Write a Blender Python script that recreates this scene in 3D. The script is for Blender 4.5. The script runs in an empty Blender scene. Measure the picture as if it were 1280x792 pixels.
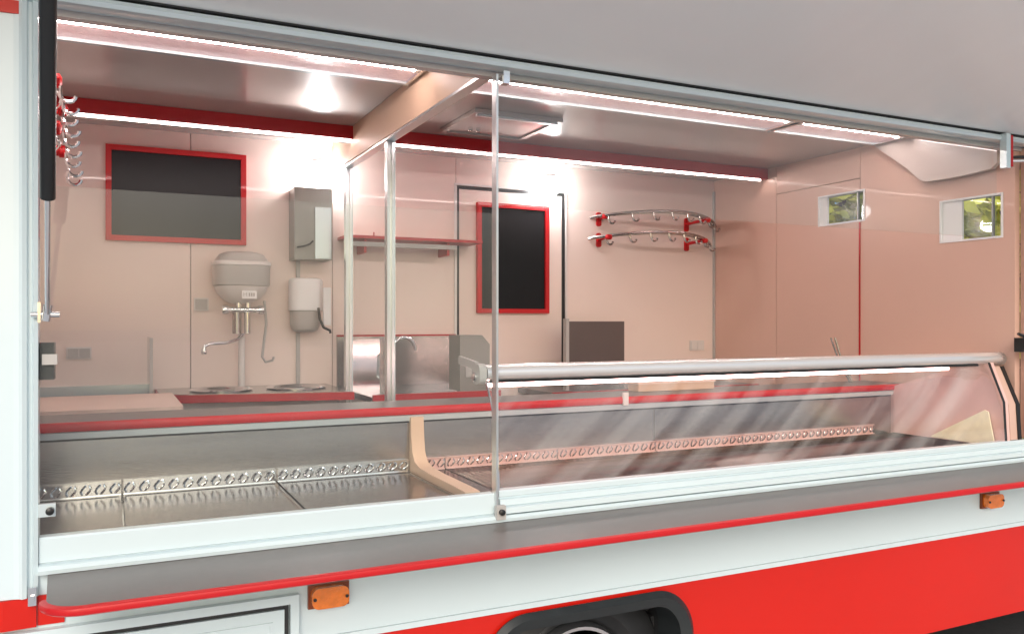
import bpy, bmesh, math, random
from mathutils import Vector, Matrix
random.seed(7)
R = math.radians
S = bpy.context.scene
C = S.collection

# ---------------------------------------------------------------- camera
cam_data = bpy.data.cameras.new('camera')
cam = bpy.data.objects.new('camera', cam_data)
C.objects.link(cam)
cam.location = (0, -1.99, 1.75)
cam.rotation_euler = (R(90), 0, -math.atan(500 / 1038))
cam_data.sensor_width = 36
cam_data.lens = 1038 / 1280 * 36
cam_data.shift_y = 6 / 1280
cam_data.clip_start = 0.05
cam_data.clip_end = 500
S.camera = cam

# ---------------------------------------------------------------- world, sun, exposure
SUN_EL, SUN_AZ = 30, 200        # azimuth measured from +y clockwise: light comes from behind the camera, left
w = bpy.data.worlds.new('World'); S.world = w; w.use_nodes = True
nt = w.node_tree
sky = nt.nodes.new('ShaderNodeTexSky'); sky.sky_type = 'NISHITA'; sky.sun_disc = False
sky.sun_elevation = R(SUN_EL); sky.sun_rotation = R(SUN_AZ)
sky.dust_density = 3.0; sky.air_density = 1.0; sky.ozone_density = 1.0
bg = nt.nodes['Background']; bg.inputs['Strength'].default_value = 0.13
nt.links.new(sky.outputs[0], bg.inputs[0])
sun_d = bpy.data.lights.new('sun', 'SUN'); sun_d.energy = .8; sun_d.angle = R(25); sun_d.color = (1, .985, .96)
sun = bpy.data.objects.new('sun', sun_d); C.objects.link(sun)
az = R(SUN_AZ)
sdir = Vector((math.sin(az) * math.cos(R(SUN_EL)), math.cos(az) * math.cos(R(SUN_EL)), math.sin(R(SUN_EL))))
sun.rotation_euler = sdir.to_track_quat('Z', 'Y').to_euler()
S.view_settings.view_transform = 'Standard'
S.view_settings.look = 'None'
S.view_settings.exposure = 0.36
S.view_settings.gamma = 1
S.render.engine = 'CYCLES'
S.cycles.max_bounces = 12
S.cycles.transparent_max_bounces = 16

# ---------------------------------------------------------------- materials
def mat(name, col, rough=.5, metal=0, coat=0, spec=.5, noise=.06, nscale=8, bump=0, bscale=60, emit=None, estr=0, stretch=None, aniso=0, rvar=.08, bdist=.004):
    m = bpy.data.materials.new(name); m.use_nodes = True
    t = m.node_tree; b = t.nodes['Principled BSDF']
    b.inputs['Roughness'].default_value = rough; b.inputs['Metallic'].default_value = metal
    b.inputs['Coat Weight'].default_value = coat; b.inputs['Specular IOR Level'].default_value = spec
    if aniso: b.inputs['Anisotropic'].default_value = aniso
    tc = t.nodes.new('ShaderNodeTexCoord'); mp = t.nodes.new('ShaderNodeMapping')
    if stretch: mp.inputs['Scale'].default_value = stretch
    t.links.new(tc.outputs['Object'], mp.inputs[0])
    n = t.nodes.new('ShaderNodeTexNoise'); n.inputs['Scale'].default_value = nscale; n.inputs['Detail'].default_value = 5
    t.links.new(mp.outputs[0], n.inputs['Vector'])
    r = t.nodes.new('ShaderNodeMapRange')
    r.inputs['From Min'].default_value = .1; r.inputs['From Max'].default_value = .9
    r.inputs['To Min'].default_value = 1 - noise; r.inputs['To Max'].default_value = 1 + noise
    t.links.new(n.outputs['Fac'], r.inputs['Value'])
    mx = t.nodes.new('ShaderNodeVectorMath'); mx.operation = 'SCALE'
    mx.inputs[0].default_value = col; t.links.new(r.outputs[0], mx.inputs['Scale'])
    t.links.new(mx.outputs[0], b.inputs['Base Color'])
    if rvar:
        r2 = t.nodes.new('ShaderNodeMapRange')
        r2.inputs['From Min'].default_value = .1; r2.inputs['From Max'].default_value = .9
        r2.inputs['To Min'].default_value = max(.02, rough - rvar * .6); r2.inputs['To Max'].default_value = min(1, rough + rvar)
        t.links.new(n.outputs['Fac'], r2.inputs['Value']); t.links.new(r2.outputs[0], b.inputs['Roughness'])
    if bump:
        n2 = t.nodes.new('ShaderNodeTexNoise'); n2.inputs['Scale'].default_value = bscale; n2.inputs['Detail'].default_value = 3
        t.links.new(mp.outputs[0], n2.inputs['Vector'])
        bp = t.nodes.new('ShaderNodeBump'); bp.inputs['Strength'].default_value = bump; bp.inputs['Distance'].default_value = bdist
        t.links.new(n2.outputs['Fac'], bp.inputs['Height']); t.links.new(bp.outputs[0], b.inputs['Normal'])
    if emit:
        b.inputs['Emission Color'].default_value = (*emit, 1); b.inputs['Emission Strength'].default_value = estr
    return m

def glass_mat(name, tint=(.97, .985, .975), gloss=1.0, veil=.0, streak=0):
    m = bpy.data.materials.new(name); m.use_nodes = True
    t = m.node_tree; t.nodes.remove(t.nodes['Principled BSDF'])
    out = t.nodes['Material Output']
    tr = t.nodes.new('ShaderNodeBsdfTransparent'); tr.inputs[0].default_value = (*tint, 1)
    gl = t.nodes.new('ShaderNodeBsdfGlossy'); gl.inputs['Roughness'].default_value = .015
    fr = t.nodes.new('ShaderNodeFresnel'); fr.inputs['IOR'].default_value = 1.5
    ge = t.nodes.new('ShaderNodeNewGeometry')
    inv = t.nodes.new('ShaderNodeMath'); inv.operation = 'SUBTRACT'; inv.inputs[0].default_value = 1
    t.links.new(ge.outputs['Backfacing'], inv.inputs[1])
    mu = t.nodes.new('ShaderNodeMath'); mu.operation = 'MULTIPLY'
    t.links.new(fr.outputs[0], mu.inputs[0]); t.links.new(inv.outputs[0], mu.inputs[1])
    mu2 = t.nodes.new('ShaderNodeMath'); mu2.operation = 'MULTIPLY'; mu2.inputs[1].default_value = gloss; mu2.use_clamp = True
    t.links.new(mu.outputs[0], mu2.inputs[0])
    mix = t.nodes.new('ShaderNodeMixShader')
    t.links.new(mu2.outputs[0], mix.inputs[0]); t.links.new(tr.outputs[0], mix.inputs[1]); t.links.new(gl.outputs[0], mix.inputs[2])
    # pale uneven film and streaks, painted in place of reflections on the glass
    df = t.nodes.new('ShaderNodeBsdfDiffuse'); df.inputs[0].default_value = (.8, .82, .82, 1)
    tc = t.nodes.new('ShaderNodeTexCoord'); mp = t.nodes.new('ShaderNodeMapping'); mp.inputs['Rotation'].default_value = (0, .6, 0); mp.inputs['Scale'].default_value = (4, 1, .8)
    nz = t.nodes.new('ShaderNodeTexNoise'); nz.inputs['Scale'].default_value = 1.6; nz.inputs['Detail'].default_value = 6; nz.inputs['Distortion'].default_value = .6
    t.links.new(tc.outputs['Object'], mp.inputs[0]); t.links.new(mp.outputs[0], nz.inputs['Vector'])
    mr = t.nodes.new('ShaderNodeMapRange'); mr.inputs['From Min'].default_value = .25; mr.inputs['From Max'].default_value = .8
    mr.inputs['To Min'].default_value = veil * (.1 if streak else .55); mr.inputs['To Max'].default_value = veil * (4 if streak else 1.7)
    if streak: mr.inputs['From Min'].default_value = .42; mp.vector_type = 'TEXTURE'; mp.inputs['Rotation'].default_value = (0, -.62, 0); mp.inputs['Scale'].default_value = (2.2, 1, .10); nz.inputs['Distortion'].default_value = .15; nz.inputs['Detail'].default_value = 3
    t.links.new(nz.outputs['Fac'], mr.inputs['Value'])
    mix2 = t.nodes.new('ShaderNodeMixShader'); t.links.new(mr.outputs[0], mix2.inputs[0])
    t.links.new(mix.outputs[0], mix2.inputs[1]); t.links.new(df.outputs[0], mix2.inputs[2])
    t.links.new(mix2.outputs[0], out.inputs['Surface'])
    return m

def emit_mat(name, col, s):
    return mat(name, (.8, .8, .8), .4, emit=col, estr=s, rvar=0)

M = dict(
    white=mat('white_body_paint', (.64, .755, .795), .26, coat=.4, noise=.035, nscale=2, rvar=0),
    red=mat('red_body_paint', (.60, .011, .004), .3, coat=.06, spec=.4, noise=.06, nscale=2.0, rvar=0),
    redtrim=mat('red_trim', (.52, .010, .014), .38, coat=.08, spec=.35, noise=.05, rvar=0),
    darkred=mat('dark_red_laminate', (.44, .010, .014), .34, coat=.1, noise=.05, rvar=.0),
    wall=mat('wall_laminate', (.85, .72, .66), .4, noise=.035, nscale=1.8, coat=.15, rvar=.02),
    sidewall=mat('dimmed_wall_laminate', (.66, .435, .35), .38, noise=.05, nscale=2.0, coat=.2, rvar=.02),  # same laminate as the wall, darkened in its colour for weaker light
    cream=mat('cream_panel', (.64, .46, .33), .45, noise=.05, nscale=5),
    ceiling=mat('ceiling_sheet', (.46, .42, .405), .24, coat=.3, noise=.03, nscale=2, rvar=0),
    canopy=mat('canopy_sheet', (.90, .93, .94), .27, metal=.06, coat=.15, noise=.02, nscale=.8, rvar=0, bump=.5, bscale=1.1, bdist=.05, stretch=(1.3, .5, 1)),
    alu=mat('brushed_aluminium', (.66, .69, .70), .28, metal=.85, noise=.02, nscale=3, rvar=.02),
    alulight=mat('light_anodised_profile', (.70, .80, .83), .24, metal=.5, coat=.3, noise=.02, nscale=5, rvar=0),
    chrome=mat('chrome', (.82, .83, .84), .09, metal=1, noise=.03),
    steel=mat('stainless_sheet', (.44, .42, .405), .20, metal=.95, noise=.16, nscale=2.2, stretch=(.8, 1, 9), rvar=.05, bump=.12, bscale=45, bdist=.002),
    tray=mat('stainless_tray', (.145, .095, .078), .17, metal=.8, noise=.22, nscale=6, rvar=.07, bump=.04, bscale=70, bdist=.002, stretch=(1, 3, 1)),
    laminate=mat('grey_brown_laminate', (.145, .130, .124), .36, coat=.08, noise=.14, nscale=45, rvar=.03),
    rubber=mat('black_rubber', (.018, .019, .021), .5, noise=.2),
    archrubber=mat('wheel_arch_plastic', (.022, .027, .030), .4, noise=.2, nscale=25),
    black=mat('black_plastic', (.012, .013, .014), .32, noise=.15),
    board=mat('black_board', (.008, .009, .011), .3, spec=.2, noise=.3, nscale=3, rvar=.03),
    plastic=mat('grey_white_plastic', (.74, .71, .69), .3, coat=.2, noise=.04),
    greyplastic=mat('grey_plastic', (.46, .445, .43), .33, noise=.06),
    darkpanel=mat('brown_grey_panel', (.11, .085, .08), .4, noise=.1),
    greypanel=mat('grey_green_panel', (.27, .27, .25), .3, metal=.3, noise=.08),
    cutting=mat('cutting_board_plastic', (.78, .60, .52), .45, noise=.05, nscale=12),
    orange=mat('orange_lens', (.85, .20, .01), .08, coat=.8, noise=.25, nscale=60, bump=.5, bscale=230),
    orangebase=mat('orange_lamp_base', (.22, .045, .008), .3, noise=.1),
    diffuser=mat('lamp_diffuser', (.60, .48, .49), .15, coat=.5, noise=.15, nscale=50, bump=.4, bscale=150, emit=(1, .55, .55), estr=.22),
    tube=emit_mat('pink_white_tube', (1, .84, .80), 62),
    led=emit_mat('led_strip', (1, .83, .78), 30),
    flare_glow=emit_mat('flare_white', (1, .97, .98), 52),
    displed=emit_mat('display_lamp_tube', (1, .55, .50), 20),
    pane=glass_mat('clear_glass', veil=.019),
    curve=glass_mat('curved_display_glass', (.975, .975, .97), veil=.05, gloss=1.5, streak=1),
    asphalt=mat('asphalt', (.05, .05, .052), .9, noise=.25, nscale=30, bump=.5, bscale=120),
    pinktint=mat('pink_panel_lamp_tint', (.78, .52, .47), .3, coat=.3, noise=.08, nscale=20),
    unseen_paving=mat('pale_unseen_paving', (.57, .57, .56), .85, noise=.08, nscale=3),
    tubemetal=mat('polished_tube', (.88, .87, .86), .24, metal=.6, coat=.4, noise=.02, nscale=3, rvar=0),
    cover=mat('cover_panel_plastic', (.62, .53, .49), .3, coat=.4, noise=.06, nscale=4),
    leaf=mat('yellow_green_leaf', (.62, .62, .10), .5, noise=.7, nscale=2.5),
    leaf2=mat('green_leaf', (.05, .10, .018), .5, noise=.5, nscale=.9),
    bark=mat('bark', (.14, .10, .07), .9, noise=.3, nscale=12, bump=.5),
    curtain=mat('white_window_reveal', (.84, .85, .86), .5, noise=.02),
    sheet=mat('pale_reflection', (.97, .93, .68), .35, noise=.15, nscale=26),
    house=mat('pale_render', (.62, .60, .56), .8, noise=.08),
    roof=mat('roof_tile', (.25, .10, .07), .8, noise=.2, nscale=10),
)
M['white'].node_tree.nodes['Principled BSDF']

# ---------------------------------------------------------------- helpers
W = {}          # world position of every parent

def thing(name, loc, label, cat, group=None):
    o = bpy.data.objects.new(name, None); C.objects.link(o); o.location = loc; o.empty_display_size = .05
    W[o.name] = Vector(loc); o['label'] = label; o['category'] = cat
    if group: o['group'] = group
    return o

def tag(o, label, cat, group=None, kind=None):
    if label: o['label'] = label
    if cat: o['category'] = cat
    if group: o['group'] = group
    if kind: o['kind'] = kind
    return o

def finish(bm, name, m, parent=None, bevel=0, smooth=False, origin=None, label=None, kind=None):
    if bevel:
        bmesh.ops.bevel(bm, geom=[e for e in bm.edges if len(e.link_faces) == 2 and e.calc_face_angle(0) > .6],
                        offset=bevel, segments=2, affect='EDGES', profile=.6, clamp_overlap=True)
    bmesh.ops.recalc_face_normals(bm, faces=bm.faces)
    co = [v.co for v in bm.verts]
    lo = Vector([min(c[i] for c in co) for i in range(3)]); hi = Vector([max(c[i] for c in co) for i in range(3)])
    c = Vector(origin) if origin else (lo + hi) / 2
    bmesh.ops.translate(bm, verts=bm.verts, vec=-c)
    me = bpy.data.meshes.new(name); bm.to_mesh(me); bm.free(); me.materials.append(M[m])
    if smooth:
        for p in me.polygons: p.use_smooth = True
        me.set_sharp_from_angle(angle=R(38))
    o = bpy.data.objects.new(name, me); C.objects.link(o)
    base = Vector((0, 0, 0))
    if parent: o.parent = parent; base = W[parent.name]
    o.location = c - base; W[o.name] = c
    if label: o['label'] = label
    if kind: o['kind'] = kind
    return o

def a_box(bm, lo, hi):
    x0, y0, z0 = lo; x1, y1, z1 = hi
    v = [bm.verts.new(p) for p in [(x0,y0,z0),(x1,y0,z0),(x1,y1,z0),(x0,y1,z0),(x0,y0,z1),(x1,y0,z1),(x1,y1,z1),(x0,y1,z1)]]
    for f in [(0,3,2,1),(4,5,6,7),(0,1,5,4),(1,2,6,5),(2,3,7,6),(3,0,4,7)]: bm.faces.new([v[i] for i in f])

def box(name, lo, hi, m, parent=None, bevel=0, **k):
    bm = bmesh.new(); a_box(bm, lo, hi); return finish(bm, name, m, parent, bevel, smooth=bool(bevel), **k)

def boxes(name, ls, m, parent=None, **k):
    bm = bmesh.new()
    for lo, hi in ls: a_box(bm, lo, hi)
    return finish(bm, name, m, parent, **k)

def a_prism(bm, prof, a, b, axis='x'):
    """profile polygon extruded along an axis; prof coordinates are the two other axes in xyz order"""
    def p3(q, t):
        return {'x': (t, q[0], q[1]), 'y': (q[0], t, q[1]), 'z': (q[0], q[1], t)}[axis]
    A = [bm.verts.new(p3(q, a)) for q in prof]; B = [bm.verts.new(p3(q, b)) for q in prof]
    n = len(prof)
    bm.faces.new(A); bm.faces.new(B[::-1])
    for i in range(n): bm.faces.new([A[i], B[i], B[(i+1) % n], A[(i+1) % n]])

def prism(name, prof, a, b, m, parent=None, axis='x', bevel=0, smooth=False, **k):
    bm = bmesh.new(); a_prism(bm, prof, a, b, axis); return finish(bm, name, m, parent, bevel, smooth or bool(bevel), **k)

def a_tube(bm, pts, r, n=12, cap=True):
    pts = [Vector(p) for p in pts]; rings = []
    rr = r if isinstance(r, (list, tuple)) else [r] * len(pts)
    up = None
    for i, p in enumerate(pts):
        d = (pts[min(i+1, len(pts)-1)] - pts[max(i-1, 0)]).normalized()
        if up is None:
            up = Vector((0, 0, 1)) if abs(d.z) < .9 else Vector((1, 0, 0))
        s = d.cross(up).normalized(); up = s.cross(d).normalized()
        rings.append([bm.verts.new(p + (s * math.cos(2*math.pi*k/n) + up * math.sin(2*math.pi*k/n)) * rr[i]) for k in range(n)])
    for a, b in zip(rings, rings[1:]):
        for k in range(n): bm.faces.new([a[k], a[(k+1) % n], b[(k+1) % n], b[k]])
    if cap: bm.faces.new(rings[0][::-1]); bm.faces.new(rings[-1])

def tube(name, pts, r, m, parent=None, n=12, **k):
    bm = bmesh.new(); a_tube(bm, pts, r, n); return finish(bm, name, m, parent, smooth=True, **k)

def a_lathe(bm, prof, c, axis='z', n=28):
    rings = []
    for r, h in prof:
        ring = []
        for k in range(n):
            a = 2*math.pi*k/n; x, y = r*math.cos(a), r*math.sin(a)
            ring.append(bm.verts.new({'z': (c[0]+x, c[1]+y, c[2]+h), 'y': (c[0]+x, c[1]+h, c[2]+y), 'x': (c[0]+h, c[1]+x, c[2]+y)}[axis]))
        rings.append(ring)
    for a, b in zip(rings, rings[1:]):
        for k in range(n): bm.faces.new([a[k], a[(k+1) % n], b[(k+1) % n], b[k]])
    bm.faces.new(rings[0][::-1]); bm.faces.new(rings[-1])

def lathe(name, prof, c, m, parent=None, axis='z', n=28, **k):
    bm = bmesh.new(); a_lathe(bm, prof, c, axis, n); return finish(bm, name, m, parent, smooth=True, **k)

def inst(o, parent, world, rotz=None):
    c = o.copy(); C.objects.link(c); c.parent = parent
    c.location = Vector(world) - W[parent.name]; W[c.name] = Vector(world)
    if rotz is not None: c.rotation_euler.z = rotz
    return c

def dup(root, loc, label):
    r = root.copy(); C.objects.link(r); r.location = loc; r['label'] = label; W[r.name] = Vector(loc)
    for ch in list(root.children):
        c = ch.copy(); C.objects.link(c); c.parent = r
        for g in list(ch.children):
            d = g.copy(); C.objects.link(d); d.parent = c
    return r

def rrect(x0, x1, z0, z1, r, n=6):
    out = []
    for cx, cz, a0 in ((x1-r, z1-r, 0), (x0+r, z1-r, 90), (x0+r, z0+r, 180), (x1-r, z0+r, 270)):
        for k in range(n+1):
            a = R(a0 + 90*k/n); out.append((cx + r*math.cos(a), cz + r*math.sin(a)))
    return out

def frame(name, x0, x1, z0, z1, wd, y0, y1, m, parent, axis='y', bevel=.003):
    """rectangular frame in the plane across the axis"""
    bm = bmesh.new()
    o = [(x0,z0),(x1,z0),(x1,z1),(x0,z1)]; i = [(x0+wd,z0+wd),(x1-wd,z0+wd),(x1-wd,z1-wd),(x0+wd,z1-wd)]
    def p3(q, t): return (q[0], t, q[1]) if axis == 'y' else ((t, q[0], q[1]) if axis == 'x' else (q[0], q[1], t))
    vo = [[bm.verts.new(p3(q, t)) for q in o] for t in (y0, y1)]; vi = [[bm.verts.new(p3(q, t)) for q in i] for t in (y0, y1)]
    for k in range(4):
        j = (k+1) % 4
        bm.faces.new([vo[0][k], vo[0][j], vi[0][j], vi[0][k]]); bm.faces.new([vo[1][j], vo[1][k], vi[1][k], vi[1][j]])
        bm.faces.new([vo[0][j], vo[0][k], vo[1][k], vo[1][j]]); bm.faces.new([vi[0][k], vi[0][j], vi[1][j], vi[1][k]])
    return finish(bm, name, m, parent, bevel, True)

XL, XR, YB, ZC = -.27, 3.10, 1.784, 2.55

# ---------------------------------------------------------------- ground
pv = box('unseen_paving', (-40, -60, .381), (40, -.08, .392), 'unseen_paving'); tag(pv, None, None, kind='structure')  # out of view; kept pale to bounce light up onto the canopy
g = box('ground', (-150, -150, .30), (150, 150, .38), 'asphalt'); tag(g, None, None, kind='structure')

# ---------------------------------------------------------------- sales truck
T = thing('sales_truck', (1.2, .9, .38), 'white and red food sales truck with its side flap raised over the counter', 'truck')

# outer skin
box('white_side_panel', (-.62, -.002, .9985), (4.4, .03, 1.222), 'white', T)
box('trim_line', (-.62, -.008, .984), (4.4, .02, .998), 'white', T, bevel=.002)
def arch(zb):
    pts = [(.86, zb), (.86, .80)]
    for k in range(13):
        a = R(180 - 90*k/12); pts.append((1.0 + .14*math.cos(a), .80 + .17*math.sin(a)))
    for k in range(13):
        a = R(90 - 90*k/12); pts.append((1.415 + .13*math.cos(a), .83 + .14*math.sin(a)))
    return pts + [(1.545, zb)]
sk = [(-.62, .984), (-.62, .66)] + arch(.66) + [(4.4, .66), (4.4, .984)]
prism('red_side_panel', sk, -.002, .03, 'red', T, axis='y')
box('chassis_rail', (-.6, .47, .50), (4.4, .33, .66), 'rubber', T)
box('underside', (-.62, .47, .66), (4.4, 1.83, .70), 'rubber', T)
# wheel arch: rubber trim round the opening and a dark housing behind it
ao = arch(.62)
cx, cz = 1.2, .62
def inset(pts, d):
    out = []
    for i, p in enumerate(pts):
        a = Vector(pts[max(i-1, 0)]); b = Vector(pts[min(i+1, len(pts)-1)]); t = (b-a).normalized()
        out.append((p[0] + t.y*d, p[1] - t.x*d))
    return out
ai = inset(ao, .042)
bm = bmesh.new()
rows = []
mid = inset(ao, .012)
for pts, y in ((ao, -.001), (inset(ao, -.004), -.012), (mid, -.026), (ai, -.012), (ai, .10)):
    rows.append([bm.verts.new((p[0], y, p[1])) for p in pts])
for a, b in zip(rows, rows[1:]):
    for k in range(len(ao)-1): bm.faces.new([a[k], a[k+1], b[k+1], b[k]])
finish(bm, 'wheel_arch_trim', 'archrubber', T, smooth=True)
bm = bmesh.new()
a_ = [bm.verts.new((p[0], .10, p[1])) for p in ai]; b_ = [bm.verts.new((p[0], .45, p[1])) for p in ai]
for k in range(len(ai)-1): bm.faces.new([a_[k], a_[k+1], b_[k+1], b_[k]])
bm.faces.new(b_)
finish(bm, 'wheel_housing', 'rubber', T)
# wheel
wx, wy, wz = 1.215, .09, .70
wh = lathe('wheel', [(.06, .20), (.19, .20), (.27, .19), (.305, .165), (.313, .12), (.313, .07), (.305, .03), (.27, .005), (.215, -.004), (.188, .012), (.178, .03)], (wx, wy, wz), 'rubber', T, axis='y', n=48)
lathe('rim', [(.178, .03), (.176, .012), (.168, -.002), (.158, .0), (.150, .016), (.13, .05), (.08, .055), (.06, .03), (.035, .024)], (wx, wy, wz), 'chrome', wh, axis='y', n=48)
tyre_ring = bmesh.new()
for k in range(30):
    a0 = 2*math.pi*k/30
    for s in (-1, 1):
        c0 = Vector((wx + .3145*math.cos(a0), wy+.095+s*.035, wz + .3145*math.sin(a0)))
        m0 = Matrix.Translation(c0) @ Matrix.Rotation(-a0, 4, 'Y')
        r = bmesh.ops.create_cube(tyre_ring, size=1, matrix=m0 @ Matrix.Diagonal((.012, .055, .04, 1)))
finish(tyre_ring, 'tread', 'rubber', wh, kind='stuff')
for k in range(6):
    a0 = 2*math.pi*k/6
    lathe('wheel_nut', [(.009, 0), (.009, -.012), (.004, -.014)], (wx+.105*math.cos(a0), wy+.05, wz+.105*math.sin(a0)), 'alu', wh, axis='y', n=6)

# corner pillar left with its ridges, marks and red band
bm = bmesh.new()
prof = [(-.62, .0), (-.62, .04), (-.138, .04), (-.138, -.012), (-.146, -.016), (-.150, -.008), (-.156, -.008), (-.158, -.020), (-.166, -.024), (-.172, -.018), (-.182, -.015), (-.20, -.014), (-.30, -.010)]
a_prism(bm, prof, 1.182, 2.75, 'z')
finish(bm, 'corner_pillar', 'white', T, smooth=False)
prism('pillar_foot', [(-.62, .0), (-.62, .03), (-.141, .03), (-.141, -.013), (-.2, -.019), (-.3, -.015)], 1.119, 1.181, 'red', T, axis='z')
box('red_stripe', (-.140, -.0065, 1.119), (-.09, -.0021, 1.181), 'red', T)
box('red_stripe', (-.42, -.0185, 2.380), (-.172, -.0135, 2.407), 'red', T, bevel=.001)
bm = bmesh.new(); a_box(bm, (-.155, -.030, 1.168), (-.140, -.018, 1.205)); a_box(bm, (-.150, -.036, 1.176), (-.143, -.030, 1.190))
finish(bm, 'flap_catch', 'chrome', T)

# locker door low left
frame('locker_rib', -.46, .335, .76, 1.055, .006, -.020, -.0165, 'white', T, axis='y', bevel=.002)
lk = box('locker_door', (-.5, -.016, .74), (.362, -.004, 1.080), 'white', T, bevel=.003)
frame('locker_frame', -.53, .395, .72, 1.112, .020, -.022, -.003, 'white', T, axis='y')
frame('door_seal', -.508, .372, .735, 1.0905, .0090, -.012, -.0025, 'rubber', lk, axis='y', bevel=0)

# orange side marker lights
def marker(x):
    b = box('marker_light', (x-.049, -.0125, 1.070), (x+.049, -.003, 1.126), 'orangebase', T, bevel=.004)
    l = prism('lens', rrect(x-.044, x+.044, 1.0735, 1.1225, .017), -.034, -.012, 'orange', b, axis='y', bevel=.008)
    for sx in (-.038, .038): lathe('screw', [(.0042, 0), (.0042, -.003), (.001, -.0035)], (x+sx, -.0345, 1.098), 'black', b, axis='y', n=8)
marker(.467); marker(2.898)

# fold-out service ledge
ol = [(-.121, -.001), (-.112, -.19)]
for k in range(9):
    a = R(180 + 90*k/8); ol.append((-.047 + .065*math.cos(a), -.197 + .065*math.sin(a)))
ol += [(4.4, -.262), (4.4, -.001)]
LG = prism('service_ledge', ol, 1.2095, 1.2265, 'laminate', T, axis='z', smooth=False)
path = ol[2:-1]
bm = bmesh.new(); rows = []
for off, z in ((0, 1.2268), (.006, 1.2264), (.011, 1.2235), (.013, 1.218), (.011, 1.2115), (.006, 1.2085), (0, 1.2085)):
    row = []
    for i, p in enumerate(path):
        a = Vector(path[max(i-1, 0)]); b = Vector(path[min(i+1, len(path)-1)]); t = (b-a).normalized()
        row.append(bm.verts.new((p[0] + t.y*off*-(-1) , p[1] - t.x*off, z)))
    rows.append(row)
for a, b in zip(rows, rows[1:]):
    for k in range(len(path)-1): bm.faces.new([a[k], a[k+1], b[k+1], b[k]])
finish(bm, 'edge_trim', 'redtrim', LG, smooth=True)
for x in (.6, 1.9, 3.2):
    prism('ledge_bracket', [(-.003, 1.209), (-.20, 1.209), (-.20, 1.200), (-.015, 1.15), (-.003, 1.15)], x, x+.02, 'white', T)

# sill profiles under the glass
prism('sill_profile', [(.030, 1.228), (.030, 1.298), (.024, 1.300), (-.002, 1.300), (-.006, 1.296), (-.006, 1.248), (-.003, 1.246), (-.003, 1.228)], -.1375, .905, 'white', T)
prism('lower_sill_strip', [(-.004, 1.2275), (-.026, 1.2275), (-.028, 1.236), (-.022, 1.243), (-.004, 1.245)], -.1375, 4.4, 'white', T, smooth=True)
prism('sill_profile', [(.030, 1.228), (.030, 1.302), (.024, 1.306), (-.004, 1.306), (-.008, 1.302), (-.008, 1.290), (-.004, 1.2885), (-.004, 1.286), (-.014, 1.283), (-.017, 1.268), (-.013, 1.266), (-.024, 1.262), (-.026, 1.248), (-.004, 1.246), (-.004, 1.228)], .917, 4.4, 'white', T)

# top rail with gasket and canopy
prism('top_rail', [(.02, 2.414), (-.014, 2.412), (-.024, 2.417), (-.028, 2.426), (-.024, 2.435), (-.012, 2.441), (.02, 2.441)], -.6, 4.4, 'alulight', T, smooth=True)
prism('rail_seal', [(-.022, 2.4412), (.02, 2.4412), (.02, 2.4445), (-.024, 2.4445)], -.6, 4.4, 'rubber', T)
box('lintel', (-.6, .021, 2.40), (4.4, .05, 2.62), 'ceiling', T)
cp = prism('canopy', [(-.021, 2.4450), (-1.35, 2.83), (-1.36, 2.87), (-.02, 2.50)], -.7, 4.6, 'canopy', T)
prism('canopy_lip', [(-1.352, 2.82), (-1.40, 2.835), (-1.40, 2.895), (-1.362, 2.885)], -.7, 4.6, 'white', T)
box('roof', (-.6, .022, 2.63), (3.16, 1.83, 2.66), 'white', T)

# interior shell
box('floor', (XL, .47, .86), (XR, YB, .90), 'laminate', T)
box('ceiling', (XL, .051, ZC), (XR, YB, 2.60), 'ceiling', T)
box('left_wall', (XL-.03, .05, .90), (XL, YB, 2.60), 'wall', T)
# back wall panels, with 3 mm joints
for a, b in ((XL, .30), (.303, .905), (.908, 1.512)):
    box('wall_panel', (a, YB, .90), (b, YB+.03, ZC), 'wall', T)
box('wall_panel', (1.515, YB, 2.418), (2.122, YB+.03, ZC), 'wall', T)
box('wall_panel', (2.125, YB, .90), (XR, YB+.03, ZC), 'wall', T)
dr = box('door', (1.532, YB+.004, .92), (2.106, YB+.025, 2.400), 'wall', T)
boxes('door_seal', [((1.518, YB+.001, .92), (1.531, YB+.01, 2.401)), ((2.107, YB-.001, .92), (2.122, YB+.01, 2.401)), ((1.518, YB+.001, 2.4015), (2.122, YB+.01, 2.415))], 'black', dr)
boxes('door_trim', [((1.504, YB-.006, .92), (1.517, YB-.0005, 2.416)), ((1.504, YB-.006, 2.4165), (2.136, YB-.0005, 2.426)), ((2.1235, YB-.006, .92), (2.134, YB-.0005, 2.416))], 'plastic', dr)
box('corner_trim', (XR-.012, YB-.012, .9), (XR-.001, YB-.001, 2.49), 'greyplastic', T)
box('outer_back_skin', (-.6, YB+.031, .66), (3.14, YB+.05, 2.63), 'white', T)

# right wall with one window and a second modelled for a reflection
wy0, wy1, wz0, wz1 = .728, 1.006, 2.211, 2.357
vy0, vy1, vz0, vz1 = .075, .347, 2.075, 2.250
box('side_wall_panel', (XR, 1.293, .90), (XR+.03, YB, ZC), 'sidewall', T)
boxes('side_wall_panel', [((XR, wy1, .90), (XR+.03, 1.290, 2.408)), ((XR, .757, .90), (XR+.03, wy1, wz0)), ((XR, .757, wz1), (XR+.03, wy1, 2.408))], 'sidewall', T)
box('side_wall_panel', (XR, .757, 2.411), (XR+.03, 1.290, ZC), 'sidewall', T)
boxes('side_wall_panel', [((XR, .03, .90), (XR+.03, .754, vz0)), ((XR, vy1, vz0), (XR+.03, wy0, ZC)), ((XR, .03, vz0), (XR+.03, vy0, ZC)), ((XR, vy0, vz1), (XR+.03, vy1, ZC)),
      ((XR, wy0, vz0), (XR+.03, .754, wz0)), ((XR, wy0, wz1), (XR+.03, .754, ZC))], 'sidewall', T)
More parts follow.
